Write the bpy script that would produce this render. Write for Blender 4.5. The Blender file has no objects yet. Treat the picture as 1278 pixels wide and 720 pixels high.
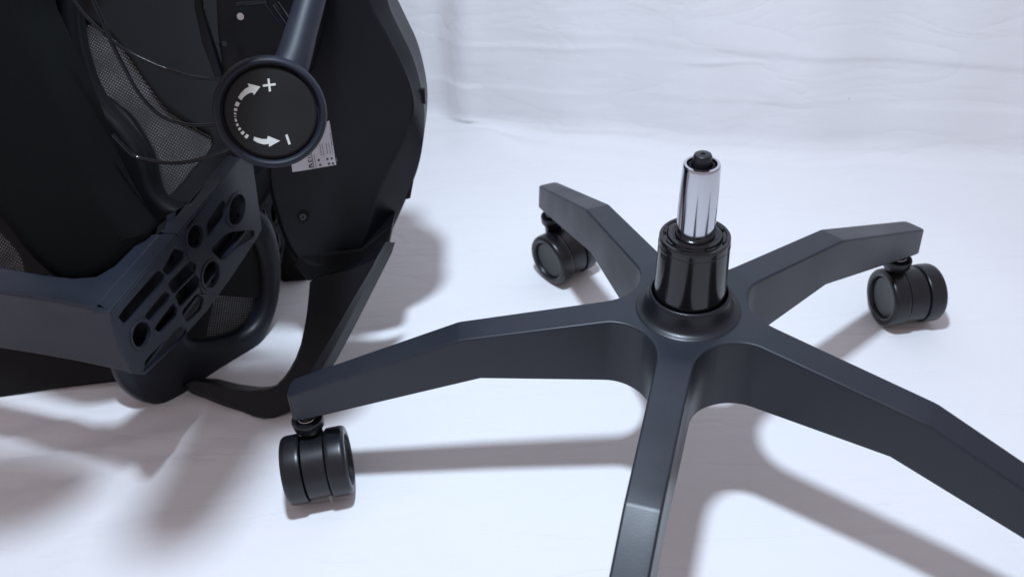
import bpy, bmesh, math, random
from mathutils import Vector, Matrix, geometry
random.seed(7)
R = math.radians
scene = bpy.context.scene
COL = scene.collection

# ------------------------------------------------------------------ camera
CAM = Vector((-0.11041, -0.45174, 0.55503)); F_PX = 967.34; W, H = 1278.0, 720.0
yaw, pitch, roll = -0.0472, 0.66636, -0.08178
fwd = Vector((math.sin(yaw)*math.cos(pitch), math.cos(yaw)*math.cos(pitch), -math.sin(pitch)))
rt0 = Vector((math.cos(yaw), -math.sin(yaw), 0)); up0 = rt0.cross(fwd)
rgt = math.cos(roll)*rt0 + math.sin(roll)*up0
upv = -math.sin(roll)*rt0 + math.cos(roll)*up0
cam_d = bpy.data.cameras.new('camera'); cam = bpy.data.objects.new('camera', cam_d); COL.objects.link(cam)
m = Matrix((rgt, upv, -fwd)).transposed().to_4x4(); m.translation = CAM
cam.matrix_world = m
cam_d.sensor_width = 36; cam_d.lens = F_PX/W*36; cam_d.clip_start = .01; cam_d.clip_end = 50
cam_d.dof.use_dof = True; cam_d.dof.focus_distance = 0.60; cam_d.dof.aperture_fstop = 7.0
scene.camera = cam

# ------------------------------------------------------------------ light
world = bpy.data.worlds.new('World'); scene.world = world; world.use_nodes = True
bg = world.node_tree.nodes['Background']
bg.inputs['Color'].default_value = (1.0, .87, .94, 1); bg.inputs['Strength'].default_value = .42
ld = bpy.data.lights.new('ceiling_lamp', 'AREA'); ld.shape = 'DISK'; ld.size = .09
ld.energy = 13.4; ld.color = (.70, .835, 1.0)
lamp = bpy.data.objects.new('ceiling_lamp', ld); COL.objects.link(lamp)
lamp.location = (-.150, -.060, 1.15)
scene.view_settings.view_transform = 'Standard'; scene.view_settings.look = 'None'
scene.view_settings.exposure = 0; scene.view_settings.gamma = 1

# ------------------------------------------------------------------ pixel helpers (photo tracing -> points in the room)
def ray(u):
    return fwd + rgt*((u[0]-W/2)/F_PX) - upv*((u[1]-H/2)/F_PX)
def on(u, P, n):
    d = ray(u); n = Vector(n)
    return CAM + d*((Vector(P)-CAM).dot(n)/d.dot(n))
def onz(u, z): return on(u, (0, 0, z), (0, 0, 1))
def ony(u, y): return on(u, (0, y, 0), (0, 1, 0))

# ------------------------------------------------------------------ materials
def new_mat(name):
    mt = bpy.data.materials.new(name); mt.use_nodes = True
    nt = mt.node_tree; return mt, nt, nt.nodes['Principled BSDF']
def plastic(name, col, rough, bump=.15, scale=900, spec=.5, wear=.15, dust=0):
    mt, nt, b = new_mat(name); N, L = nt.nodes, nt.links
    tc = N.new('ShaderNodeTexCoord')
    n1 = N.new('ShaderNodeTexNoise'); n1.inputs['Scale'].default_value = scale; n1.inputs['Detail'].default_value = 3
    n2 = N.new('ShaderNodeTexNoise'); n2.inputs['Scale'].default_value = 14; n2.inputs['Detail'].default_value = 6
    L.new(tc.outputs['Object'], n1.inputs['Vector']); L.new(tc.outputs['Object'], n2.inputs['Vector'])
    bp = N.new('ShaderNodeBump'); bp.inputs['Strength'].default_value = bump; bp.inputs['Distance'].default_value = .0004
    L.new(n1.outputs['Fac'], bp.inputs['Height']); L.new(bp.outputs['Normal'], b.inputs['Normal'])
    mr = N.new('ShaderNodeMapRange'); mr.inputs['To Min'].default_value = rough-wear*.5; mr.inputs['To Max'].default_value = rough+wear*.5
    mr.inputs['From Min'].default_value = .3; mr.inputs['From Max'].default_value = .7
    L.new(n2.outputs['Fac'], mr.inputs['Value']); L.new(mr.outputs['Result'], b.inputs['Roughness'])
    mx = N.new('ShaderNodeMix'); mx.data_type = 'RGBA'
    mx.inputs[6].default_value = (*[c*.85 for c in col], 1); mx.inputs[7].default_value = (*[c*1.2 for c in col], 1)
    L.new(n2.outputs['Fac'], mx.inputs[0]); L.new(mx.outputs[2], b.inputs['Base Color'])
    b.inputs['Specular IOR Level'].default_value = spec
    if dust:
        nd = N.new('ShaderNodeTexNoise'); nd.inputs['Scale'].default_value = 420; nd.inputs['Detail'].default_value = 2
        L.new(tc.outputs['Object'], nd.inputs['Vector'])
        n3 = N.new('ShaderNodeTexNoise'); n3.inputs['Scale'].default_value = 30; n3.inputs['Detail'].default_value = 5; L.new(tc.outputs['Object'], n3.inputs['Vector'])
        r1 = N.new('ShaderNodeMapRange'); r1.inputs['From Min'].default_value = .66; r1.inputs['From Max'].default_value = .74; r1.inputs['To Max'].default_value = dust*2; L.new(nd.outputs['Fac'], r1.inputs['Value'])
        r2 = N.new('ShaderNodeMapRange'); r2.inputs['From Min'].default_value = .5; r2.inputs['From Max'].default_value = .8; r2.inputs['To Max'].default_value = dust*.5; L.new(n3.outputs['Fac'], r2.inputs['Value'])
        sm_ = N.new('ShaderNodeMath'); sm_.operation = 'ADD'; L.new(r1.outputs[0], sm_.inputs[0]); L.new(r2.outputs[0], sm_.inputs[1])
        md = N.new('ShaderNodeMix'); md.data_type = 'RGBA'; md.inputs[7].default_value = (.34, .34, .38, 1)
        L.new(sm_.outputs[0], md.inputs[0]); L.new(mx.outputs[2], md.inputs[6]); L.new(md.outputs[2], b.inputs['Base Color'])
    return mt
M = {}
M['base'] = plastic('charcoal_base_plastic', (.0175, .0207, .0285), .38, .07, spec=.34, dust=.012)
M['wheel'] = plastic('black_wheel_plastic', (.0075, .008, .0105), .34, .08, spec=.45, dust=.02)
M['collar'] = plastic('shaded_collar_plastic', (.009, .0105, .0145), .36, .03, wear=.08, spec=.38)  # base plastic made darker to paint in the collar's shade and dark reflection
M['gloss'] = plastic('black_gloss_enamel', (.006, .006, .007), .16, .0, wear=.06)
M['dark'] = plastic('black_moulded_plastic', (.0035, .0042, .0068), .44, .12, spec=.26)
M['arm'] = plastic('charcoal_bracket_plastic', (.0165, .0200, .029), .42, .12, spec=.30, dust=.012)
M['deep'] = plastic('black_inner_plastic', (.003, .003, .0042), .55, .1, spec=.22)
M['lobe'] = plastic('black_frame_plastic', (.010, .012, .018), .42, .12, spec=.32, dust=.01)
M['knob'] = plastic('knob_plastic', (.011, .013, .021), .52, .08, spec=.30, wear=.1)
M['cap'] = plastic('knob_cap_plastic', (.009, .009, .0095), .55, .15, spec=.3)
M['cushion'] = plastic('black_cushion_fabric', (.0045, .005, .0052), .9, .6, 1400, spec=.1)
M['cable'] = plastic('black_cable_sheath', (.004, .004, .006), .14, .0, wear=.04, spec=.4)
M['print'] = plastic('white_print', (.56, .56, .52), .7, .3, 500)
def chrome():
    mt, nt, b = new_mat('polished_steel'); N, L = nt.nodes, nt.links
    b.inputs['Base Color'].default_value = (.56, .57, .61, 1); b.inputs['Metallic'].default_value = 1
    tc = N.new('ShaderNodeTexCoord'); mp = N.new('ShaderNodeMapping'); mp.inputs['Scale'].default_value = (300, 300, 4)
    n = N.new('ShaderNodeTexNoise'); n.inputs['Scale'].default_value = 1; n.inputs['Detail'].default_value = 4
    L.new(tc.outputs['Object'], mp.inputs[0]); L.new(mp.outputs[0], n.inputs['Vector'])
    mr = N.new('ShaderNodeMapRange'); mr.inputs['To Min'].default_value = .07; mr.inputs['To Max'].default_value = .17
    L.new(n.outputs['Fac'], mr.inputs['Value']); L.new(mr.outputs['Result'], b.inputs['Roughness'])
    return mt
M['chrome'] = chrome()
def cloth():
    mt, nt, b = new_mat('white_cotton_backdrop'); N, L = nt.nodes, nt.links
    b.inputs['Roughness'].default_value = .9; b.inputs['Specular IOR Level'].default_value = .15
    tc = N.new('ShaderNodeTexCoord')
    n2 = N.new('ShaderNodeTexNoise'); n2.inputs['Scale'].default_value = 3.2; n2.inputs['Detail'].default_value = 7
    L.new(tc.outputs['Object'], n2.inputs['Vector'])
    mx = N.new('ShaderNodeMix'); mx.data_type = 'RGBA'
    mx.inputs[6].default_value = (.76, .76, .775, 1); mx.inputs[7].default_value = (.84, .84, .85, 1)
    L.new(n2.outputs['Fac'], mx.inputs[0])
    # small specks of lint
    vo = N.new('ShaderNodeTexVoronoi'); vo.inputs['Scale'].default_value = 11
    L.new(tc.outputs['Object'], vo.inputs['Vector'])
    lt = N.new('ShaderNodeMath'); lt.operation = 'LESS_THAN'; lt.inputs[1].default_value = .012
    L.new(vo.outputs['Distance'], lt.inputs[0])
    m2 = N.new('ShaderNodeMix'); m2.data_type = 'RGBA'; m2.inputs[7].default_value = (.28, .25, .26, 1)
    L.new(lt.outputs[0], m2.inputs[0]); L.new(mx.outputs[2], m2.inputs[6]); L.new(m2.outputs[2], b.inputs['Base Color'])
    # soft creases: stretched noises, ridged
    def ridged(scale, rot, sx, sy, w):
        mp = N.new('ShaderNodeMapping'); mp.inputs['Rotation'].default_value = (0, 0, rot); mp.inputs['Scale'].default_value = (sx, sy, sy)
        n = N.new('ShaderNodeTexNoise'); n.inputs['Scale'].default_value = scale; n.inputs['Detail'].default_value = 4; n.inputs['Distortion'].default_value = .6
        L.new(tc.outputs['Object'], mp.inputs[0]); L.new(mp.outputs[0], n.inputs['Vector'])
        a = N.new('ShaderNodeMath'); a.operation = 'SUBTRACT'; a.inputs[1].default_value = .5; L.new(n.outputs['Fac'], a.inputs[0])
        c = N.new('ShaderNodeMath'); c.operation = 'ABSOLUTE'; L.new(a.outputs[0], c.inputs[0])
        d = N.new('ShaderNodeMath'); d.operation = 'POWER'; d.inputs[1].default_value = .5; L.new(c.outputs[0], d.inputs[0])
        e = N.new('ShaderNodeMath'); e.operation = 'MULTIPLY'; e.inputs[1].default_value = w; L.new(d.outputs[0], e.inputs[0])
        return e.outputs[0]
    s1 = ridged(3.0, .25, 1, 5, 1.0); s2 = ridged(4.0, -1.0, 1, 3, .6)
    ad = N.new('ShaderNodeMath'); ad.operation = 'ADD'; L.new(s1, ad.inputs[0]); L.new(s2, ad.inputs[1])
    bp = N.new('ShaderNodeBump'); bp.inputs['Strength'].default_value = .45; bp.inputs['Distance'].default_value = .005
    L.new(ad.outputs[0], bp.inputs['Height'])
    wv = N.new('ShaderNodeTexNoise'); wv.inputs['Scale'].default_value = 700; L.new(tc.outputs['Object'], wv.inputs['Vector'])
    b2 = N.new('ShaderNodeBump'); b2.inputs['Strength'].default_value = .12; b2.inputs['Distance'].default_value = .0006
    L.new(wv.outputs['Fac'], b2.inputs['Height']); L.new(bp.outputs['Normal'], b2.inputs['Normal'])
    L.new(b2.outputs['Normal'], b.inputs['Normal'])
    return mt
M['cloth'] = cloth()
def mesh_fabric(name, pitch_m, hole):
    # woven net: round holes punched on a staggered grid in the panel's own plane (UV in metres)
    mt, nt, b = new_mat(name); N, L = nt.nodes, nt.links
    b.inputs['Base Color'].default_value = (.012, .012, .014, 1); b.inputs['Roughness'].default_value = .5
    uv = N.new('ShaderNodeUVMap')
    mp = N.new('ShaderNodeMapping'); mp.inputs['Rotation'].default_value = (0, 0, .6)
    k = 2*math.pi/pitch_m; mp.inputs['Scale'].default_value = (k, k, k)
    sx = N.new('ShaderNodeSeparateXYZ'); L.new(uv.outputs[0], mp.inputs[0]); L.new(mp.outputs[0], sx.inputs[0])
    o = []
    for i in (0, 1):
        s = N.new('ShaderNodeMath'); s.operation = 'SINE'; L.new(sx.outputs[i], s.inputs[0]); o.append(s.outputs[0])
    ml = N.new('ShaderNodeMath'); ml.operation = 'ADD'; L.new(o[0], ml.inputs[0]); L.new(o[1], ml.inputs[1])
    gt = N.new('ShaderNodeMath'); gt.operation = 'GREATER_THAN'; L.new(ml.outputs[0], gt.inputs[0])
    nz = N.new('ShaderNodeTexNoise'); nz.inputs['Scale'].default_value = 26; nz.inputs['Detail'].default_value = 3; L.new(uv.outputs[0], nz.inputs['Vector'])
    nr = N.new('ShaderNodeMapRange'); nr.inputs['From Min'].default_value = .3; nr.inputs['From Max'].default_value = .7
    nr.inputs['To Min'].default_value = hole-.25; nr.inputs['To Max'].default_value = hole+.35; L.new(nz.outputs['Fac'], nr.inputs['Value']); L.new(nr.outputs[0], gt.inputs[1])
    tr = N.new('ShaderNodeBsdfTransparent'); mx = N.new('ShaderNodeMixShader')
    L.new(gt.outputs[0], mx.inputs[0]); L.new(b.outputs[0], mx.inputs[1]); L.new(tr.outputs[0], mx.inputs[2])
    L.new(mx.outputs[0], N['Material Output'].inputs['Surface'])
    return mt
M['net'] = mesh_fabric('black_net_fabric', .0026, 1.35)
M['net_fine'] = mesh_fabric('black_fine_net_fabric', .0029, 1.42)
M['sticker'] = plastic('silver_white_label_paper', (.62, .62, .66), .5, 0)
M['ink'] = plastic('black_ink', (.03, .03, .04), .6, 0)

# ------------------------------------------------------------------ mesh helpers
def link(name, me, mat, parent=None, angle=35, smooth=True):
    if mat: me.materials.clear(); me.materials.append(M[mat] if isinstance(mat, str) else mat)
    if smooth:
        me.polygons.foreach_set('use_smooth', [True]*len(me.polygons))
        me.set_sharp_from_angle(angle=R(angle))
    o = bpy.data.objects.new(name, me); COL.objects.link(o)
    if parent: o.parent = parent
    if smooth and angle < 100:
        wn = o.modifiers.new('weighted_normals', 'WEIGHTED_NORMAL'); wn.keep_sharp = True; wn.weight = 80
    return o
def empty(name, loc=(0, 0, 0), rz=0, parent=None):
    o = bpy.data.objects.new(name, None); COL.objects.link(o); o.location = loc; o.rotation_euler.z = rz
    o.empty_display_size = .02
    if parent: o.parent = parent
    return o
def mesh_from(verts, faces):
    me = bpy.data.meshes.new('mesh'); me.from_pydata([tuple(v) for v in verts], [], faces); me.update()
    bm = bmesh.new(); bm.from_mesh(me); bmesh.ops.remove_doubles(bm, verts=bm.verts, dist=1e-6)
    bmesh.ops.recalc_face_normals(bm, faces=bm.faces); bm.to_mesh(me); bm.free(); return me
def lathe(prof, seg=64, axis='z', closed=True):
    vs, fs = [], []
    n = len(prof)
    for k in range(seg):
        a = 2*math.pi*k/seg
        for r, z in prof:
            if axis == 'z': vs.append((r*math.cos(a), r*math.sin(a), z))
            else: vs.append((z, r*math.cos(a), r*math.sin(a)))
    for k in range(seg):
        k2 = (k+1) % seg
        for i in range(n-1):
            fs.append((k*n+i, k2*n+i, k2*n+i+1, k*n+i+1))
    return mesh_from(vs, fs)
def smooth_poly(pts, it=2):
    pts = [tuple(p) for p in pts]
    for _ in range(it):                                   # Chaikin corner cutting
        q = []
        for i in range(len(pts)):
            a, b = pts[i], pts[(i+1) % len(pts)]
            q.append(tuple(a[j]*.75+b[j]*.25 for j in range(len(a)))); q.append(tuple(a[j]*.25+b[j]*.75 for j in range(len(a))))
        pts = q
    return pts
def frame_of(P, n):
    n = Vector(n).normalized()
    u = Vector((0, 0, 1)).cross(n)
    if u.length < 1e-3: u = Vector((1, 0, 0))
    u.normalize(); v = n.cross(u)
    m = Matrix((u, v, n)).transposed().to_4x4(); m.translation = Vector(P); return m
def solid(name, outer, P, n, thick, bevel, mat, parent, holes=(), world=False, res=3, smooth=0, hsmooth=2, angle=40):
    """a plate whose front face lies in the plane (P, n), thick towards -n, with rounded edges and real openings"""
    n = Vector(n).normalized(); fm = frame_of(P, n); inv = fm.inverted()
    def loc(pl): return [inv @ (Vector(p) if world else on(p, P, n)) for p in pl]
    loops = []
    for q, lp in enumerate([smooth_poly(outer, smooth)]+[smooth_poly(h, hsmooth) for h in holes]):
        ps = [Vector((p.x, p.y)) for p in loc(lp)]
        ar = sum(ps[i].x*ps[(i+1) % len(ps)].y-ps[(i+1) % len(ps)].x*ps[i].y for i in range(len(ps)))
        if (ar < 0) != (q > 0): ps.reverse()          # outer loop anticlockwise, openings clockwise: material on the left
        loops.append(ps)
    def inset(ps, d):
        out = []
        for i, p in enumerate(ps):
            a, c = (p-ps[i-1]), (ps[(i+1) % len(ps)]-p)
            a = a.normalized() if a.length > 1e-9 else c.normalized(); c = c.normalized() if c.length > 1e-9 else a
            na, nc = Vector((-a.y, a.x)), Vector((-c.y, c.x)); mt_ = na+nc
            mt_ = mt_.normalized() if mt_.length > 1e-6 else na
            out.append(p+mt_*(d/max(.6, mt_.dot(na))))
        return out
    def inside(pt, ps):
        r = False
        for i in range(len(ps)):
            a, c = ps[i], ps[i-1]
            if (a.y > pt.y) != (c.y > pt.y) and pt.x < (c.x-a.x)*(pt.y-a.y)/(c.y-a.y)+a.x: r = not r
        return r
    vs, fs = [], []
    def ringz(d, z):
        st = []
        for ps in loops:
            q = inset(ps, d); st.append(len(vs)); vs.extend((p.x, p.y, z) for p in q)
        return st
    steps = [(bevel*(1-math.sin(t)), -bevel*(1-math.cos(t))) for t in [math.pi/2*i/res for i in range(res+1)]] if res and bevel else [(0, 0)]
    seq = list(steps)+[(d, -thick-z) for d, z in reversed(steps)]
    rings = [ringz(d, z) for d, z in seq]
    for A, B in zip(rings, rings[1:]):
        for ps, a, c in zip(loops, A, B):
            k = len(ps)
            for i in range(k): j = (i+1) % k; fs.append((a+i, c+i, c+j, a+j))
    for st, rev in ((rings[0], False), (rings[-1], True)):
        pts, edges = [], []
        for ps, a in zip(loops, st):
            o_ = len(pts); pts += [Vector(vs[a+i][:2]) for i in range(len(ps))]; edges += [(o_+i, o_+(i+1) % len(ps)) for i in range(len(ps))]
        ov, _, tris, iv, _, _ = geometry.delaunay_2d_cdt(pts, edges, [], 0, 1e-7)
        z = vs[st[0]][2]; o_ = len(vs); vs.extend((p.x, p.y, z) for p in ov)
        ilp = []; o2 = 0
        for ps in loops: ilp.append(pts[o2:o2+len(ps)]); o2 += len(ps)
        for t in tris:
            c = sum((ov[i] for i in t), Vector((0, 0)))/len(t)
            if inside(c, ilp[0]) and not any(inside(c, h) for h in ilp[1:]):
                t = [o_+i for i in t]; fs.append(tuple(t[::-1] if rev else t))
    me = bpy.data.meshes.new('m'); me.from_pydata(vs, [], fs)
    bm = bmesh.new(); bm.from_mesh(me); bmesh.ops.remove_doubles(bm, verts=bm.verts, dist=1e-6)
    bmesh.ops.recalc_face_normals(bm, faces=bm.faces)
    bmesh.ops.transform(bm, matrix=fm, verts=bm.verts)
    bm.to_mesh(me); bm.free()
    return link(name, me, mat, parent, angle)
def circ(cx, cy, rx, ry, n=24, rot=0):
    return [(cx+rx*math.cos(t)*math.cos(rot)-ry*math.sin(t)*math.sin(rot), cy+rx*math.cos(t)*math.sin(rot)+ry*math.sin(t)*math.cos(rot)) for t in [2*math.pi*i/n for i in range(n)]]
def tube(name, pts, rad, mat, parent, seg=10, spline=True):
    pts = [Vector(p) for p in pts]
    if spline:
        q = []
        for i in range(len(pts)-1):
            p0, p1, p2, p3 = pts[max(i-1, 0)], pts[i], pts[i+1], pts[min(i+2, len(pts)-1)]
            for k in range(8):
                t = k/8
                q.append(.5*((2*p1)+(p2-p0)*t+(2*p0-5*p1+4*p2-p3)*t*t+(3*p1-p0-3*p2+p3)*t**3))
        q.append(pts[-1]); pts = q
    vs, fs = [], []
    nrm = None
    for i, p in enumerate(pts):
        d = (pts[min(i+1, len(pts)-1)]-pts[max(i-1, 0)]).normalized()
        nrm = (nrm-d*nrm.dot(d)).normalized() if nrm else d.orthogonal().normalized()
        b = d.cross(nrm); r = rad[i*(len(rad)-1)//max(len(pts)-1, 1)] if isinstance(rad, (list, tuple)) else rad
        if isinstance(rad, (list, tuple)):
            f = i*(len(rad)-1)/(len(pts)-1); a = min(int(f), len(rad)-2); r = rad[a]*(1-f+a)+rad[a+1]*(f-a)
        for k in range(seg):
            t = 2*math.pi*k/seg; vs.append(p+(nrm*math.cos(t)+b*math.sin(t))*r)
    for i in range(len(pts)-1):
        for k in range(seg):
            k2 = (k+1) % seg; fs.append((i*seg+k, i*seg+k2, (i+1)*seg+k2, (i+1)*seg+k))
    fs.append(tuple(range(seg))); fs.append(tuple((len(pts)-1)*seg+k for k in range(seg)))
    return link(name, mesh_from(vs, fs), mat, parent, 50)
def tag(o, label, cat, group=None):
    o['label'] = label; o['category'] = cat
    if group: o['group'] = group
    return o

# ------------------------------------------------------------------ the setting: one white cloth, floor swept up into the back wall
def lin(x, a, b, u, v):
    t = min(1, max(0, (x-a)/(b-a))); return u+(v-u)*t
def sm(t): t = min(1, max(0, t)); return t*t*(3-2*t)
def base_y(x):
    if x > .112: return .538-.184*(x-.112)
    if x > -.24: return .538-.42*(x-.112)
    return .686-.15*(x+.24)
def h1(x, s): return math.sin(x*7.3+s)+.6*math.sin(x*17.1+2.1*s)+.35*math.sin(x*39.7+1.3*s)
def build_backdrop():
    xs = [-2.2+.2*i for i in range(7)]+[-.9+.0125*i for i in range(145)]+[1.0+.2*i for i in range(7)]
    ts = [-2.6+.3*i for i in range(7)]+[-.75+.0125*i for i in range(60)]+[0.0+.0035*i for i in range(0, 157)]+[.55+.1*i for i in range(9)]
    rad = .035
    vs = []
    for t in ts:
        for x in xs:
            by = base_y(x) + .010*h1(x, 0.4)
            # arc length t measured from the foot of the wall
            if t < 0: y, z, ny, nz = by-rad+t, 0., 0., 1.
            elif t < rad*math.pi/2:
                a = t/rad; y = by-rad+rad*math.sin(a); z = rad-rad*math.cos(a); ny, nz = -math.sin(a), math.cos(a)
            else: y, z, ny, nz = by, rad+t-rad*math.pi/2, -1., 0.
            d = 0.
            if t < .1:   # floor: long low ripples, more towards the chair at left and the wall foot
                k = sm((-.22-x)/.2)*sm((.35-y)/.2)
                for (cx, cy, ang, w, hh) in ((-.60, .02, .30, .010, .0060), (-.50, -.06, .42, .007, .003), (-.66, -.10, .2, .012, .005), (-.42, .02, .1, .004, .0028), (-.55, -.005, .33, .004, .006), (-.47, .045, .25, .004, .0025), (-.62, .06, .5, .006, .004), (-.47, -.14, 1.0, .008, .003), (-.56, .07, .38, .006, .003)):
                    dx, dy = x-cx, y-cy
                    s = -dx*math.sin(ang)+dy*math.cos(ang)+.01*math.sin(dx*14); l = dx*math.cos(ang)+dy*math.sin(ang)
                    d += k*hh*math.exp(-(s/w)**2)*math.exp(-(l/.22)**2)
                d += .0012*math.sin(x*11+y*5)*sm((y-.3)/.2)
                # bunched cloth at the foot of the wall
                fold = math.exp(-((t+.012)/.035)**2)
                d += fold*(.006+.006*max(0, h1(x, 2.0))*.5+.012*math.exp(-((x+.19)/.06)**2))
                for (cx, cy, ang, w, hh) in ((-.17, .60, -.9, .012, .006), (-.05, .50, -.5, .014, .004), (.30, .45, .4, .02, .002), (.05, .46, -.2, .02, .002)):
                    dx, dy = x-cx, y-cy
                    s = -dx*math.sin(ang)+dy*math.cos(ang); l = dx*math.cos(ang)+dy*math.sin(ang)
                    d += hh*math.exp(-(s/w)**2)*math.exp(-(l/.09)**2)
            if t > rad:  # wall: gathered vertical fold at left, ironing creases running across
                vx = x+.232-.10*(z-.06)
                d += .012*math.exp(-((vx-.014)/.022)**2)-.013*math.exp(-((vx+.014)/.024)**2)
                d += .0012*h1(x*.8+z*1.2, 1.1)+.0008*math.sin(z*23+x*6)
                zc = .168-.050*(x+.2)+.0015*math.sin(x*19)
                d += (.0008+.0016*sm((x-.05)/.2))*(1/(1+math.exp(-(z-zc)/.0012)))*sm((x+.24)/.1)*sm((z-.05)/.05)*math.exp(-max(0, z-zc)/.05)
                z2 = .145-.02*(x+.2)+.004*math.sin(x*13+1); d += .0014*math.exp(-((z-z2)/.004)**2)*math.exp(-((x+.1)/.14)**2)
                z3 = .128+.05*x; d += .0016*math.exp(-((z-z3)/.003)**2)*math.exp(-((x-.13)/.05)**2)
                z4 = .1+.9*(x-.22); d += .0018*math.exp(-((z-z4)/.006)**2)*sm((z-.0)/.03)*math.exp(-((x-.2)/.06)**2)
            vs.append((x, y+ny*d, z+nz*d))
    nx = len(xs); fs = [(j*nx+i, j*nx+i+1, (j+1)*nx+i+1, (j+1)*nx+i) for j in range(len(ts)-1) for i in range(nx-1)]
    me = bpy.data.meshes.new('m'); me.from_pydata(vs, [], fs); me.update()
    o = link('backdrop_floor', me, 'cloth', None, 180); o['kind'] = 'structure'
    return o
build_backdrop()

# ------------------------------------------------------------------ star base
PHI = 3.13316; R_T, R_K = .3247, .1765
def ztop(x):
    if x < .06: return .1725
    if x < R_K: return lin(x, .06, R_K, .1725, .1592)
    return .1592+(x-R_K)*(.1041-.1592)/(R_T-R_K)
def zbot(x):
    if x < .162: return lin(x, .04, .162, .111, .1195)
    return .1195+(x-.162)*(.080-.1195)/(.309-.162)
def star():
    hw = lambda x: lin(x, .06, R_K, .0128, .0118) if x < R_K else lin(x, R_K, R_T, .0118, .0108)
    rho = .034; a36 = math.pi/5; hh = .0128
    dc = (hh+rho)/math.sin(a36); xc, yc = dc*math.cos(a36), dc*math.sin(a36)   # centre of the fillet circle
    side = []                                                          # one side of an arm from the seam to the tip: (x, y, nx, ny)
    a0 = math.pi+a36; a1 = 1.5*math.pi; nf = 9
    for i in range(nf):
        a = a0+(a1-a0)*i/(nf-1); cx, cy = math.cos(a), math.sin(a)
        side.append((xc+rho*cx, yc+rho*cy, -cx, -cy))
    for x in (.085, .12, .150, .162, R_K-.0015, R_K+.0015, .20, .25, .285, .309):
        side.append((x, hw(x), 0, 1))
    rc = .0062; ex = R_T-.0005
    for i in range(1, 7):
        a = math.pi/2*(1-i/6); side.append((ex-rc+rc*math.cos(a), hw(ex)-rc+rc*math.sin(a), math.cos(a), math.sin(a)))
    ns = len(side)
    bev = .0019
    rings = [(bev*(1-math.sin(t)), bev*(1-math.cos(t))) for t in [math.pi/2*i/4 for i in range(5)]]   # (inset, drop): start at wall
    # ring list from the inner top edge to the outer bottom edge
    prof = [(bev, 0.0)]+[(bev*(1-math.sin(t)), bev*(1-math.cos(t))) for t in [math.pi/8*i for i in range(1, 5)]]
    def P(s, k, sgn):
        x, y, nx, ny = s
        if k < len(prof): ins, dr = prof[k]; px, py = x-nx*ins, y-ny*ins; z = ztop(x)-dr
        elif k == len(prof): px, py = x+nx*.0016, y+ny*.0016; z = zbot(x)+.0015
        else: px, py = x+nx*.0008, y+ny*.0008; z = zbot(x)
        return Vector((px, sgn*py, z))
    K = len(prof)+2
    def arm_geo():
        vs, fs = [], []
        def quad(a, b, c, d):
            i = len(vs); vs.extend((a, b, c, d)); fs.append((i, i+1, i+2, i+3))
        for sgn in (1, -1):
            for j in range(ns-1):
                for k in range(K-1):
                    quad(P(side[j], k, sgn), P(side[j+1], k, sgn), P(side[j+1], k+1, sgn), P(side[j], k+1, sgn))
        for j in range(ns-1):
            for k in (0, K-1):
                NX = 4
                for q in range(NX):
                    A, B, C_, D = P(side[j], k, 1), P(side[j], k, -1), P(side[j+1], k, -1), P(side[j+1], k, 1)
                    t0, t1 = q/NX, (q+1)/NX
                    quad(A.lerp(B, t0), A.lerp(B, t1), D.lerp(C_, t1), D.lerp(C_, t0))
        for k in range(K-1):   # close the blunt tip
            quad(P(side[-1], k, 1), P(side[-1], k, -1), P(side[-1], k+1, -1), P(side[-1], k+1, 1))
        return vs, fs
    # whole star in one go, then normals carried over to the split pieces
    vs, fs = arm_geo()
    root = empty('chair_base', (0, 0, 0))
    tag(root, 'black five-spoke swivel chair base on castors with a gas lift standing in its hub', 'chair base')
    for i in range(5):
        rot = Matrix.Rotation(PHI+i*2*math.pi/5, 4, 'Z')
        me = mesh_from([rot @ v for v in vs], fs); link('spoke', me, 'base', root, 28)
    # hub: pentagon between the seams
    hv, hf = [], []
    for k in (0, K-1):
        pts = []
        for i in range(5):
            rot = Matrix.Rotation(PHI+i*2*math.pi/5, 4, 'Z')
            pts += [rot @ P(side[0], k, -1), rot @ P(side[0], k, 1)]
        c = Vector((0, 0, pts[0].z)); o0 = len(hv); hv += pts+[c]
        for i in range(10): hf.append((o0+i, o0+(i+1) % 10, o0+10))
    for i in range(10): hf.append((i, (i+1) % 10, 11+(i+1) % 10, 11+i))
    hub = link('hub', mesh_from(hv, hf), 'base', root, 28)
    zt = .1727
    col = [(.0400, zt-.001), (.0390, zt+.0002), (.0375, zt+.0006), (.0355, zt+.0012), (.0338, zt+.0024), (.0325, zt+.0045), (.0316, zt+.0080), (.0309, zt+.0125), (.0303, zt+.0155),
           (.0292, zt+.0166), (.0284, zt+.0168), (.0277, zt+.0164), (.0274, zt+.0150), (.0273, zt-.01)]
    cl = link('hub_collar', lathe(col, 96), 'collar', root, 60)
    return root
base = star()

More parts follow.
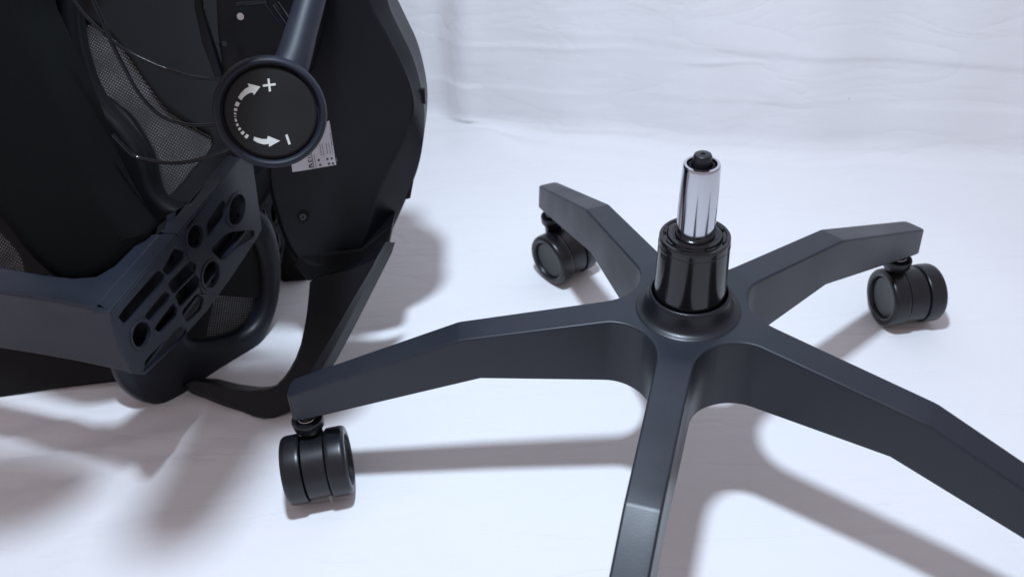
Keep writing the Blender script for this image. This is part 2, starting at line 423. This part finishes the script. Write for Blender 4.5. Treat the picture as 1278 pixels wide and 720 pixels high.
# gas lift (part of the base: pressed into the hub)
gl = empty('gas_lift', (0, 0, 0), 0, base)
zt = .2388
sl = [(.0258, .12), (.0262, .176), (.02625, .190), (.0250, .2355), (.02478, zt-.0006), (.0243, zt), (.0222, zt+.0001), (.0218, zt-.0008), (.0196, zt-.0010), (.0190, zt-.0005), (.0186, zt+.0012), (.0160, zt+.0016), (.0152, zt+.0010), (.0140, zt+.0008), (.0132, zt-.004)]
link('outer_sleeve', lathe(sl, 96), 'gloss', gl, 40)
grv = [(.02505, .2312), (.0253, .2316), (.0253, .2326), (.02500, .2330)]
link('groove_ring', lathe(grv, 96), 'gloss', gl, 40)
zp = .2957
ps = [(.01335, .23), (.01335, .262), (.0128, .285), (.01235, zp-.0022), (.0122, zp-.0008), (.0117, zp), (.0101, zp+.0001), (.0097, zp-.0006), (.0094, zp-.006), (.001, zp-.0062)]
link('piston_rod', lathe(ps, 96), 'chrome', gl, 50)
ins = [(.0090, zp-.006), (.0089, zp-.0012), (.0082, zp-.0006), (.0072, zp-.0010), (.0070, zp-.004)]
link('inner_bush', lathe(ins, 48), 'deep', gl, 50)
bt = [(.0062, zp-.006), (.0062, zp+.0052), (.0056, zp+.0066), (.0050, zp+.0070), (.0016, zp+.0071), (.0013, zp+.0060), (.0001, zp+.0059)]
link('release_button', lathe(bt, 48), 'wheel', gl, 40)
def arc_slab(r0, r1, a0, a1, z0, z1, n=8):
    vs, fs = [], []
    for i in range(n+1):
        a = a0+(a1-a0)*i/n
        for r, z in ((r0, z0), (r1, z0), (r1, z1), (r0, z1)): vs.append((r*math.cos(a), r*math.sin(a), z))
    for i in range(n):
        for k in range(4):
            k2 = (k+1) % 4; fs.append((i*4+k, i*4+k2, i*4+4+k2, i*4+4+k))
    fs += [(0, 1, 2, 3), tuple(n*4+k for k in range(4))]
    return mesh_from(vs, fs)
for i in range(8):
    a = 2*math.pi*i/8+.2
    link('rim_lug', arc_slab(.0199, .0214, a, a+.34, zt-.0012, zt+.0006), 'wheel', gl)
win = arc_slab(.0240, .02525, R(195), R(207), .2235, .2295)
link('sleeve_window', win, 'deep', gl)

# castors
def caster_parts():
    root = empty('caster', (0, 0, 0))
    rw = .0300
    def wheel(s):
        # axis along local x; s = outward direction
        pr = [(.0270, .0105), (.0292, .0108), (.0298, .0118), (.0300, .0140), (.0300, .0225), (.0296, .0248), (.0285, .0266), (.0268, .0272), (.0238, .0273), (.0226, .0268), (.0219, .0256), (.0216, .0238), (.0213, .0228)]
        me = lathe([(r, s*x) for r, x in pr], 64, 'x')
        w = link('wheel', me, 'wheel', root, 45)
        cp = [(.0213, .0229), (.0205, .0236), (.0196, .0240), (.0180, .0238), (.0100, .0234), (.0002, .0233)]
        link('wheel_cap', lathe([(r, s*x) for r, x in cp], 64, 'x'), 'wheel', w, 45)
        ip = [(.0003, .0104), (.0270, .0105)]
        link('inner_disc', lathe([(r, s*x) for r, x in ip], 48, 'x'), 'deep', w, 45)
        return w
    wheel(1); wheel(-1)
    # hood: the shell between the wheels, open at the floor, running forward to the stem socket
    vs, fs = [], []
    n = 40; a0, a1 = R(-62), R(212)
    for i in range(n+1):
        a = a0+(a1-a0)*i/n
        r = .0281
        for rr, x in ((r-.001, -.0098), (r, -.0090), (r, .0090), (r-.001, .0098), (r-.004, .0098), (r-.004, -.0098)):
            vs.append((x, rr*math.cos(a), rr*math.sin(a)))
    for i in range(n):
        for k in range(6):
            k2 = (k+1) % 6; fs.append((i*6+k, i*6+k2, i*6+6+k2, i*6+6+k))
    fs += [tuple(range(6)), tuple(n*6+k for k in range(6))]
    link('hood', mesh_from(vs, fs), 'wheel', root, 35)
    link('axle', lathe([(.0001, -.0110), (.0045, -.0110), (.0045, .0110), (.0001, .0110)], 24, 'x'), 'deep', root)
    return root
proto = caster_parts()
for ch in proto.children: ch.location.z += 0
def place_caster(root, ctr, axis, stem):
    root.location = (ctr[0], ctr[1], .0300); root.rotation_euler.z = math.atan2(axis[1], axis[0]); root.parent = base
    # stem socket and pin, built in the castor's own axes
    inv = (Matrix.Translation(root.location) @ Matrix.Rotation(root.rotation_euler.z, 4, 'Z')).inverted()
    s = inv @ Vector((stem[0], stem[1], 0)); 
    me = lathe([(.0001, .004), (.0088, .004), (.0095, .028), (.0132, .0335), (.0137, .0405), (.0130, .0420), (.0060, .0422)], 40)
    o = link('stem_socket', me, 'wheel', root, 40); o.location = (s.x, s.y, 0)
    r2 = link('stem_ring', lathe([(.0055, .0424), (.0074, .0425), (.0077, .0429), (.0074, .0433), (.0055, .0434)], 40), 'chrome', root, 40); r2.location = (s.x, s.y, 0)
    p = link('stem_pin', lathe([(.0058, .030), (.0058, .075)], 32), 'gloss', root, 40); p.location = (s.x, s.y, 0)
def copy_tree(o, parent=None):
    c = o.copy(); COL.objects.link(c); c.parent = parent
    for ch in o.children: copy_tree(ch, c)
    return c
def stem_at(i):
    a = PHI+i*2*math.pi/5; r = R_T-.0175; return (r*math.cos(a), r*math.sin(a))
cs = []
S0, S3, S4, S1, S2 = (-.3150, -.0005), stem_at(3), stem_at(4), stem_at(1), stem_at(2)
placing = [((-.3115, -.0175), (1, .20), S0), ((S4[0]+.0120, S4[1]-.0150), (.80, .60), S4), ((S3[0]+.0150, S3[1]-.0080), (1, .10), S3),
           ((S1[0]+.014, S1[1]-.014), (.7, .7), S1), ((S2[0]-.015, S2[1]-.013), (.6, -.8), S2)]
for i in range(1, 5): cs.append(copy_tree(proto))
for r_, (c, ax, st) in zip([proto]+cs, placing): place_caster(r_, c, ax, st)

# ------------------------------------------------------------------ the chair body
chair = empty('office_chair', (-.39, .12, 0))
tag(chair, 'dismantled black office chair lying on its side with adjustment knob and net back', 'office chair')
CH = chair
def adopt(*os):
    for o in os:
        if o.parent == CH: o.matrix_parent_inverse = Matrix.Translation(-Vector(CH.location))
F = (0, -1, 0)

# seat underside cover (with rounded shoulder on its right)
def loft(name, front, mid, back_off, Pf, Pm, n, mat, parent, it=2, shrink=.010):
    front, mid = smooth_poly(front, it), smooth_poly(mid, it)
    A = [on(p, Pf, n) for p in front]; B = [on(p, Pm, n) for p in mid]
    k = len(A); cA = sum(A, Vector())/k; nn = Vector(n).normalized()
    rings = []
    rings.append([a+(cA-a).normalized()*shrink for a in A])
    rings.append([a+(cA-a).normalized()*min(.0015, shrink*.5) for a in A])
    rings.append([a.lerp(b, .07) for a, b in zip(A, B)])
    rings.append([a.lerp(b, .5)-nn*.0 for a, b in zip(A, B)])
    rings.append([a.lerp(b, .96) for a, b in zip(A, B)])
    rings.append([b-nn*.002 for b in B]); rings.append([b-nn*back_off for b in B])
    vs = [v for r in rings for v in r]; fs = []
    for j in range(len(rings)-1):
        for i in range(k):
            i2 = (i+1) % k; fs.append((j*k+i, j*k+i2, (j+1)*k+i2, (j+1)*k+i))
    fs.append(tuple(range(k))); fs.append(tuple((len(rings)-1)*k+i for i in range(k)))
    return link(name, mesh_from(vs, fs), mat, parent, 24)
nA = Vector((.05, -1, .10)).normalized(); PA = (-.30, .175, .20)
PAm = tuple(Vector(PA)-nA*.018)
front = [(455, -60), (440, -60), (392, -60), (380, 60), (345, 150), (334, 215), (345, 262), (358, 300), (371, 322), (388, 334), (420, 331), (445, 322), (456, 300), (464, 262), (478, 225), (503, 180), (517, 138), (513, 110), (500, 80), (480, 40), (458, 0)]
mid = [(478, -60), (440, -70), (388, -65), (376, 60), (341, 150), (331, 215), (342, 262), (355, 302), (368, 325), (387, 338), (424, 337), (462, 324), (487, 294), (497, 272), (511, 240), (524, 205), (530, 165), (530, 128), (518, 76), (500, 40), (481, 0)]
seat = loft('seat_cover', front, mid, .058, PA, PAm, nA, 'dark', CH)
def offs(P, n, d): return tuple(Vector(P)+Vector(n).normalized()*d)
# screw hole, clips and label on the cover
s = solid('screw_socket', circ(378, 271, 7.5, 7.5), offs(PA, nA, .0012), nA, .002, .0006, 'deep', seat, holes=[circ(378, 271, 4.6, 4.6)], hsmooth=0)
solid('screw', circ(378, 271, 4.4, 4.4), offs(PA, nA, .0006), nA, .002, .0004, 'gloss', seat, holes=[circ(378, 271, 1.7, 1.7, 6)], hsmooth=0)
solid('clip', [(505, 229), (516, 227), (512, 248), (500, 251)], offs(PAm, nA, -.001), nA, .012, .001, 'deep', seat)
solid('clip', [(524, 112), (530, 112), (531, 131), (526, 129)], offs(PAm, nA, .001), nA, .006, .001, 'deep', seat)
PL = offs(PA, nA, .0006)
lab = solid('label_sticker', [(358, 166), (411, 151), (419.5, 206), (379, 213), (365, 215)], PL, nA, .0005, .0001, 'sticker', seat, smooth=0)
PI = offs(PA, nA, .0009)
def ink(name, pts, mat='ink'): return solid(name, pts, PI, nA, .0003, .00005, mat, lab, res=0)
def lab_pt(a, b):   # label's own axes: a to the right, b downwards, pixel units
    ex = Vector((.985, -.17)); ey = Vector((.155, .988)); o = Vector((377, 160)); p = o+ex*a+ey*b; return (p.x, p.y)
def lab_rect(a, b, w, h): return [lab_pt(a, b), lab_pt(a+w, b), lab_pt(a+w, b+h), lab_pt(a, b+h)]
# bold lettering stands sideways along the left edge, small print beside it
ink('ruled_line', lab_rect(6.3, 30, .6, 22))
for (a, b, w, h) in ((1.0, 49.5, 4.6, 1.3), (1.0, 46.8, 2, 2.4), (3.4, 45.8, 2.2, 2.2), (1.2, 43.0, 4.2, .9), (1.2, 40.4, 1.0, 3.2), (4.2, 40.8, 1.0, 2.4), (1.2, 37.6, 4.2, .9), (1.2, 34.6, 4.2, .9), (1.2, 31.5, 4.2, .9)):
    ink('letter', lab_rect(a, b, w, h))
for (a, b) in ((13, 42), (14, 48), (24, 42.5), (29.5, 42.5), (25, 48.5), (30, 49)): ink('symbol', lab_rect(a, b, 2.6, 2.4))
M["ink2"] = plastic('grey_small_print', (.22, .22, .27), .6, 0)
for j, a in enumerate((9.0, 18.0, 21.0, 26.0, 29.5, 32.5)):
    b = 24 if a > 12 else 36
    while b < (38 if a > 12 else 51):
        l = random.uniform(1.2, 3.2); ink('small_print', lab_rect(a, b, 1.0, l), 'ink2'); b += l+.9
for k in range(5): ink('small_print', lab_rect(33, 12+k*3.3, 1.2, 2.2), 'ink2')
ink('small_print', lab_rect(36.0, 44, .8, 5), 'ink2')

# strap-shaped leg under the cover, standing on the floor
b1 = ony((388, 345), .135); b2 = ony((487, 296), .135); b3 = onz((325, 525), .002)
nB = (b2-b1).cross(b3-b1).normalized()
if nB.y > 0: nB = -nB
PB = b3; PBm = tuple(Vector(b3)-nB*.008)
fr = [(388, 347), (430, 339), (462, 327), (474, 318), (437, 380), (413, 422), (387, 464), (366, 498), (345, 514), (325, 522), (292, 507), (228, 481), (245, 474), (300, 489), (344, 486), (361, 468), (376, 440), (384, 405), (388, 375)]
mi = [(387, 345), (430, 336), (466, 318), (487, 296), (449, 372), (427, 415), (404, 458), (377, 500), (350, 520), (325, 526), (290, 512), (222, 484), (240, 471), (300, 486), (341, 484), (358, 467), (373, 439), (381, 404), (385, 373)]
strap = loft('strap_leg', fr, mi, .018, PB, PBm, nB, 'dark', CH, 1, .0002)
solid('dark_gap_filler', [(372, 318), (450, 312), (490, 280), (486, 306), (464, 332), (430, 345), (384, 352), (366, 332)], ony((430, 330), .165), F, .06, .003, 'deep', CH)  # black block standing in for the shaded gap under the cover

# lower lobe with an opening and net
nC = Vector((.72, -.64, .26)).normalized(); PC = onz((205, 506), .0)
PC = tuple(Vector(PC)+Vector((0, -.0, 0)))
lobe_o = [(300, 255), (336, 262), (352, 300), (357, 345), (349, 395), (325, 446), (294, 484), (256, 505), (208, 510), (172, 503), (150, 480), (140, 440), (200, 380), (255, 310)]
lobe_h = [(312, 290), (325, 316), (330, 345), (329, 380), (319, 404), (300, 417), (275, 424), (250, 427), (235, 422), (245, 385), (275, 335)]
lobe = solid('lumbar_frame', lobe_o, PC, nC, .030, .012, 'lobe', CH, holes=[lobe_h], smooth=2, res=5)
def net_panel(name, pts, P, n, mat, parent):
    o = solid(name, pts, P, n, .0006, .0001, mat, parent, res=0)
    uvl = o.data.uv_layers.new(name='UVMap') if not o.data.uv_layers else o.data.uv_layers[0]
    inv = frame_of(P, n).inverted()
    for lp in o.data.loops:
        c = inv @ o.data.vertices[lp.vertex_index].co; uvl.data[lp.index].uv = (c.x, c.y)
    return o
net_panel('net', lobe_h, offs(PC, nC, -.016), nC, 'net', lobe)
solid('inner_panel', [(305, 285), (330, 300), (333, 372), (300, 371), (268, 368), (262, 400), (255, 440), (225, 435), (250, 350)], offs(PC, nC, -.010), nC, .004, .0008, 'deep', lobe)

# arm bracket: angled bar ending in a ribbed flange
T1 = ony((137, 389), .0); z0 = T1.z; T2 = onz((222, 290), z0)
nH = (T2-T1).cross(Vector((0, 0, 1))).normalized()
if nH.y > 0: nH = -nH
zb = z0-.0685
br = empty('arm_bracket', (0, 0, 0), 0, CH)
PHi = T1-nH*.0100
def z_pt(u, dz=0): p = onz(u, z0); return (p.x, p.y)
top = [onz(u, z0) for u in ((-90, 317), (0, 332), (55, 342), (92, 346), (120, 344), (142, 331), (181, 292), (223, 290))]
top += [T2-nH*.0135, T1-nH*.0135+(T2-T1)*.10, T1-nH*.0015+(T2-T1)*.04, T1-nH*.0008-(T2-T1)*.0] 
top += [onz(u, z0) for u in ((60, 374), (0, 364.5), (-90, 352))]
solid('bar', top, (0, 0, z0), (0, 0, 1), .0685, .0028, 'arm', br, world=True, res=3)
up2 = [onz(u, z0+.001) for u in ((222, 291), (206, 268), (236, 252), (262, 217), (289, 192), (302, 196))]
up3 = [up2[0].copy(), up2[-1].copy()]; up2[0] -= nH*.0135; up2[-1] -= nH*.0135
rim = [T1-nH*.0008, T2-nH*.0008, T2-nH*.0150, T1-nH*.0150]
solid('flange_rim', rim, (0, 0, z0), (0, 0, 1), .0040, .0008, 'arm', br, world=True)
rim2 = [up3[0]-nH*.0008, up3[1]-nH*.0008, up3[1]-nH*.0150, up3[0]-nH*.0150]
solid('flange_rim', rim2, (0, 0, z0+.001), (0, 0, 1), .0040, .0008, 'arm', br, world=True)
for k in (.0670,):
    solid('flange_rim', [T1-nH*.0025+(T2-T1)*.08, T1-nH*.0025+(T2-T1)*2.0, T1-nH*.0150+(T2-T1)*2.0, T1-nH*.0150+(T2-T1)*.08], (0, 0, z0-k), (0, 0, 1), .0035, .0008, 'arm', br, world=True)
solid('bar_end', up2, (0, 0, z0+.001), (0, 0, 1), .058, .003, 'arm', br, world=True)
def zc(*pts): return [(130+x/2.323, 180+y/2.323) for x, y in pts]
flange = zc((22, 488), (212, 262), (250, 236), (320, 140), (398, 38), (432, 60), (458, 245), (445, 272), (370, 385), (300, 482), (212, 580), (120, 668), (80, 664), (50, 600))
holes = [circ(130+266/2.323, 180+268/2.323, 10.5, 16.5, 20, .25), circ(130+386/2.323, 180+190/2.323, 10.5, 21, 20, .2), circ(130+312/2.323, 180+378/2.323, 10.5, 18.5, 20, .2), circ(130+110/2.323, 180+552/2.323, 12, 17.5, 20, .15),
         zc((205, 308), (228, 316), (226, 334), (190, 372), (176, 362)),
         zc((194, 400), (248, 346), (262, 356), (258, 372), (208, 424)),
         zc((56, 486), (150, 378), (166, 388), (164, 404), (74, 508)),
         zc((126, 492), (174, 434), (186, 442), (182, 456), (140, 504)),
         zc((154, 528), (198, 468), (208, 480), (206, 498), (168, 538)),
         zc((214, 434), (262, 386), (272, 398), (268, 416), (226, 462)),
         zc((232, 484), (268, 440), (284, 452), (278, 476), (244, 508)),
         zc((134, 616), (218, 534), (230, 546), (228, 558), (128, 648)),
         zc((304, 226), (340, 172), (350, 182), (346, 212), (306, 262)),
         zc((322, 302), (362, 262), (424, 256), (424, 272), (386, 298), (350, 330))]
def grow(h, k=1.24):
    if len(h) > 12: return h
    cx_ = sum(p[0] for p in h)/len(h); cy_ = sum(p[1] for p in h)/len(h); h = [(cx_+(x-cx_)*k, cy_+(y-cy_)*k) for x, y in h]
    out = []
    for i, p in enumerate(h):          # small rounded corners
        for q in (h[i-1], h[(i+1) % len(h)]):
            out.append((p[0]*.88+q[0]*.12, p[1]*.88+q[1]*.12))
    return out
solid('flange', flange, T1, nH, .0032, .0005, 'arm', br, holes=[grow(h) for h in holes], res=1, smooth=0, hsmooth=0)
solid('flange_back', zc((40, 490), (212, 272), (396, 55), (440, 245), (300, 465), (120, 645), (70, 600)), PHi-nH*.0020, nH, .004, .0008, 'deep', br)
for (x, y, rx, ry) in ((266, 268, 10.5, 16.5), (386, 190, 10.5, 21), (312, 378, 10.5, 18.5), (110, 552, 12, 17.5)):
    c = (130+x/2.323, 180+y/2.323)
    solid('screw_boss', circ(c[0], c[1], rx+1.6, ry+2.2, rot=.2), T1+nH*.0010, nH, .0045, .0005, 'arm', br, holes=[circ(c[0], c[1], rx-.8, ry-1.5, rot=.2)], hsmooth=0)
    sc = on((c[0]+3, c[1]+9), T1-nH*.008, nH)
    me = lathe([(.0001, .0026), (.0022, .0024), (.0034, .0014), (.0038, -.001)], 20)
    o = link('screw', me, 'gloss', br); o.matrix_local = frame_of(sc, nH)

# second bracket and upright behind it
PG = (-.34, .185, .20); nG = Vector((.55, -.83, 0)).normalized()
g2 = solid('rear_flange', [(312, 208), (336, 200), (347, 240), (356, 300), (352, 330), (340, 300), (334, 268), (318, 232)], on((334, 262), (0, .275, 0), F), nG, .010, .001, 'arm', CH,
      holes=[circ(331, 232, 5.5, 12), [(337, 258), (344, 250), (349, 278), (342, 285)], [(344, 296), (350, 290), (352, 312), (348, 318)]], hsmooth=1)
solid('upright', [(306, 180), (345, 190), (352, 260), (362, 310), (372, 335), (388, 346), (386, 380), (366, 387), (348, 384), (349, 340), (340, 290), (322, 245)], (-.34, .29, .2), F, .03, .006, 'deep', CH, smooth=1)

solid('light_gap_filler', [(300, 200), (345, 205), (352, 250), (372, 320), (350, 345), (335, 300), (318, 260)], (-.34, .335, .2), F, .01, .002, 'deep', CH)  # filler added to stop light showing behind the rear flange
# back shell: wide frame with two net windows
nS = Vector((.05, -1, .95)).normalized(); PS = onz((0, 497), 0)
shell_o = [(-150, 440), (-110, 490), (-50, 503), (0, 498), (60, 486), (110, 480), (160, 474), (215, 430), (262, 330), (330, 250), (392, 150), (415, 20), (400, -70), (330, -120), (200, -140), (0, -130), (-110, -60), (-165, 80), (-180, 260), (-170, 370)]
main_h = [(93, 20), (100, 52), (108, 84), (117, 108), (140, 124), (160, 140), (176, 165), (190, 192), (196, 225), (205, 246), (218, 236), (240, 207), (260, 188), (264, 170), (242, 157), (220, 148), (200, 130), (181, 104), (160, 72), (138, 44), (115, 26)]
left_h = [(-60, 230), (-20, 275), (4, 296), (26, 322), (30, 360), (-60, 360)]
shell = solid('back_frame', shell_o, PS, nS, .022, .005, 'deep', CH, holes=[main_h, left_h], hsmooth=1)
net_panel('net', [(80, 0), (80, 260), (290, 260), (290, 0)], offs(PS, nS, -.012), nS, 'net_fine', shell)
net_panel('net', [(-80, 210), (-80, 370), (50, 370), (50, 210)], offs(PS, nS, -.012), nS, 'net_fine', shell)

# cushion in front of the shell, left
nE = Vector((.1, -1, .25)).normalized(); PE = ony((100, 200), .10)
cush = [(-200, -120), (40, -120), (38, 0), (60, 45), (80, 90), (100, 130), (122, 190), (142, 235), (170, 282), (185, 300), (160, 340), (120, 362), (75, 366), (48, 345), (20, 318), (0, 290), (-60, 230), (-200, 180)]
solid('cushion', cush, PE, nE, .05, .020, 'cushion', CH, smooth=2, res=6)
solid('side_frame', [(20, -100), (110, -100), (92, 0), (98, 60), (120, 125), (160, 165), (182, 200), (190, 240), (215, 262), (240, 262), (236, 272), (205, 275), (180, 300), (150, 260), (110, 150), (60, 40), (30, 0)], ony((120, 200), .155), nE, .025, .008, 'deep', CH, smooth=2, res=4)
solid('frame_strip', [(240, -80), (251, -80), (253, 10), (264, 50), (279, 98), (268, 98), (252, 55), (242, 10)], ony((262, 60), .15), nE, .008, .0015, 'dark', CH)

# unseen pad added above the picture, shaped to cast a shadow on the cloth
def lampmap(x, y, z):
    k = (lamp.location.z-z)/lamp.location.z
    return Vector((lamp.location.x+(x-lamp.location.x)*k, lamp.location.y+(y-lamp.location.y)*k, z))
def shade_px(u, z):
    p = onz(u, 0); return lampmap(p.x, p.y, z)
pad = [shade_px(u, .50) for u in ((415, 440), (348, 540), (305, 605), (270, 655), (240, 690), (150, 700), (150, 660), (182, 600), (205, 550), (250, 440))]
solid('shadow_pad', pad, (0, 0, .50), (0, 0, 1), .025, .008, 'cushion', CH, world=True, smooth=1)

left_pad = [shade_px(u, .49) for u in ((135, 592), (60, 645), (0, 672), (-150, 690), (-250, 640), (-200, 565), (0, 560), (95, 565))]  # second unseen slab, added to shade the cloth at lower left
solid('shadow_pad_left', left_pad, (0, 0, .49), (0, 0, 1), .03, .012, 'cushion', CH, world=True, smooth=1)

for (x, z) in ((-.335, .488), (-.50, .475)):
    tube('shadow_pad_post', [(x, .02, z), (x, .30, z+.01), (x+.01, .56, z+.01)], .012, 'dark', CH, 20)  # unseen posts added to carry the two shadow casters

# mechanism housing behind the knob
mech = solid('tilt_mechanism', [(262, -90), (400, -90), (396, 40), (380, 110), (355, 160), (330, 168), (305, 150), (290, 130), (272, 90)], ony((330, 50), .14), F, .06, .006, 'deep', CH, smooth=1)
Y1 = .128
tube('pin', [ony((296, 6), Y1), ony((334, 2), Y1)], .0018, 'cable', mech, spline=False)
tube('rod', [ony((331, 4), Y1), ony((350, 28), Y1)], .0016, 'cable', mech, spline=False)
tube('spring_rod', [ony((343, 4), Y1-.01), ony((368, 40), Y1-.01)], .0034, 'gloss', mech, spline=False)
tube('bolt', [ony((293, 22), Y1+.005), ony((300, 21), Y1-.012)], .0026, 'chrome', mech, spline=False)
tube('bolt', [ony((276, 56), Y1+.005), ony((280, 55), Y1-.008)], .002, 'gloss', mech, spline=False)

# adjustment knob with its stem
kc = ony((338.5, 141), .035)
nK = (CAM-kc).normalized(); nK = (nK+Vector((.05, -.02, -.10))).normalized()
kn = empty('adjustment_knob', (0, 0, 0), 0, CH)
kr = .0374
prof = [(.030, -.012), (kr-.006, -.011), (kr-.002, -.008), (kr, -.003), (kr-.0002, .001), (kr-.0016, .0038), (kr-.0030, .0048), (kr-.0042, .0046), (kr-.0052, .0034), (kr-.0056, .0014), (kr-.0058, -.001), (kr-.0070, -.001)]
fk = frame_of(kc, nK)
g = link('grip', lathe(prof, 96), 'knob', kn, 50); g.matrix_local = fk
cp = [(kr-.0066, -.0015), (kr-.0068, .0006), (kr-.0076, .0018), (kr-.0094, .0022), (.010, .0022), (.0002, .0022)]
c = link('cap', lathe(cp, 96), 'cap', kn, 50); c.matrix_local = fk
s0 = on((352, 96), kc-nK*.012, nK)
st = tube('stem', [on(u, kc-nK*d, nK) for u, d in (((354, 100), .010), ((366, 74), .017), ((377, 36), .028), ((387, 0), .038), ((397, -40), .050))], [.0130, .0118, .0108, .0105, .0108], 'knob', kn, 32)
# printed marks, in the photograph's own tilt
PM = kc+nK*.0026
def mark(name, pts): return solid(name, pts, PM, nK, .0004, .00008, 'print', c_kn, res=0)
c_kn = kn
def arc_pts(cx, cy, rx, ry, a0, a1, w0, w1, n=8):
    o, i = [], []
    for k in range(n+1):
        t = k/n; a = R(a0+(a1-a0)*t); w = (w0+(w1-w0)*t)/2
        o.append((cx+(rx+w)*math.cos(a), cy+(ry+w)*math.sin(a))); i.append((cx+(rx-w)*math.cos(a), cy+(ry-w)*math.sin(a)))
    return o+i[::-1]
cx, cy, rx, ry = 330, 143, 36, 34.5
def at(a, d=0): return (cx+(rx+d)*math.cos(R(a)), cy+(ry+d)*math.sin(R(a)))
# upper arrow: from the left, running up to the plus sign
mark('arrow', [(297, 122), (301, 116), (306, 111), (311, 108.5), (309, 104.5), (325, 108.5), (317, 118.8), (315, 115.5), (310, 117), (305, 120.5), (301, 125.5)])
mark('arrow', [(317, 171), (322, 172.5), (327, 173.8), (333, 174), (334.5, 170), (349.5, 176), (336, 183.5), (335.5, 180), (329, 180.5), (322, 178.5), (316.5, 175.5)])
for a0, a1, w in ((197, 206, 4.8), (187, 192.5, 3.8), (180, 183, 3.0), (174.5, 176.5, 2.4), (164.5, 171, 2.3), (155, 160, 2.7), (145.5, 150.5, 3.3), (135, 141, 4.2), (124.5, 130.5, 4.9)):
    mark('dash', arc_pts(cx, cy, rx+.5, ry, a0, a1, w, w, 3))
def bar(ax, ay, bx, by, w):
    d = Vector((bx-ax, by-ay)).normalized(); p = Vector((-d.y, d.x))*w/2
    return [(ax+p.x, ay+p.y), (bx+p.x, by+p.y), (bx-p.x, by-p.y), (ax-p.x, ay-p.y)]
plus = empty('plus_sign', (0, 0, 0), 0, kn)
def cross(cx_, cy_, L, w, ang):
    pts = []
    for q in range(4):
        for (a, b) in ((w/2, w/2), (L, w/2), (L, -w/2)):
            t = ang+q*math.pi/2; pts.append((cx_+a*math.cos(t)+b*math.sin(t), cy_+a*math.sin(t)-b*math.cos(t)))
    # order around the cross
    pts.sort(key=lambda p: math.atan2(p[1]-cy_, p[0]-cx_)); return pts
bpy.data.objects.remove(plus)
mark('plus_sign', cross(336, 106.5, 8, 2.6, -.12))
mark('minus_sign', bar(357.5, 168.5, 361.5, 180.5, 3.0))

# thin cables crossing the net
Yc = .112
tube('cable', [ony(u, Yc) for u in ((72, -30), (100, 12), (125, 38), (152, 60), (185, 77), (215, 89), (245, 97), (275, 99))], .0012, 'cable', CH)
tube('cable', [ony(u, Yc) for u in ((96, -40), (120, 10), (140, 55), (158, 90), (170, 112), (186, 132), (203, 146), (225, 154), (245, 157), (275, 155))], .0016, 'cable', CH)
tube('cable', [ony(u, Yc) for u in ((140, 168), (155, 184), (166, 194), (180, 199), (205, 203), (228, 203), (252, 198), (275, 190), (300, 178))], .0016, 'cable', CH)

# children of the chair keep their world places (meshes are in world coordinates)
for o in list(CH.children): o.matrix_parent_inverse = Matrix.Translation(-Vector(CH.location))
for o in scene.objects:
    if o.type == 'MESH': o.data.name = o.name
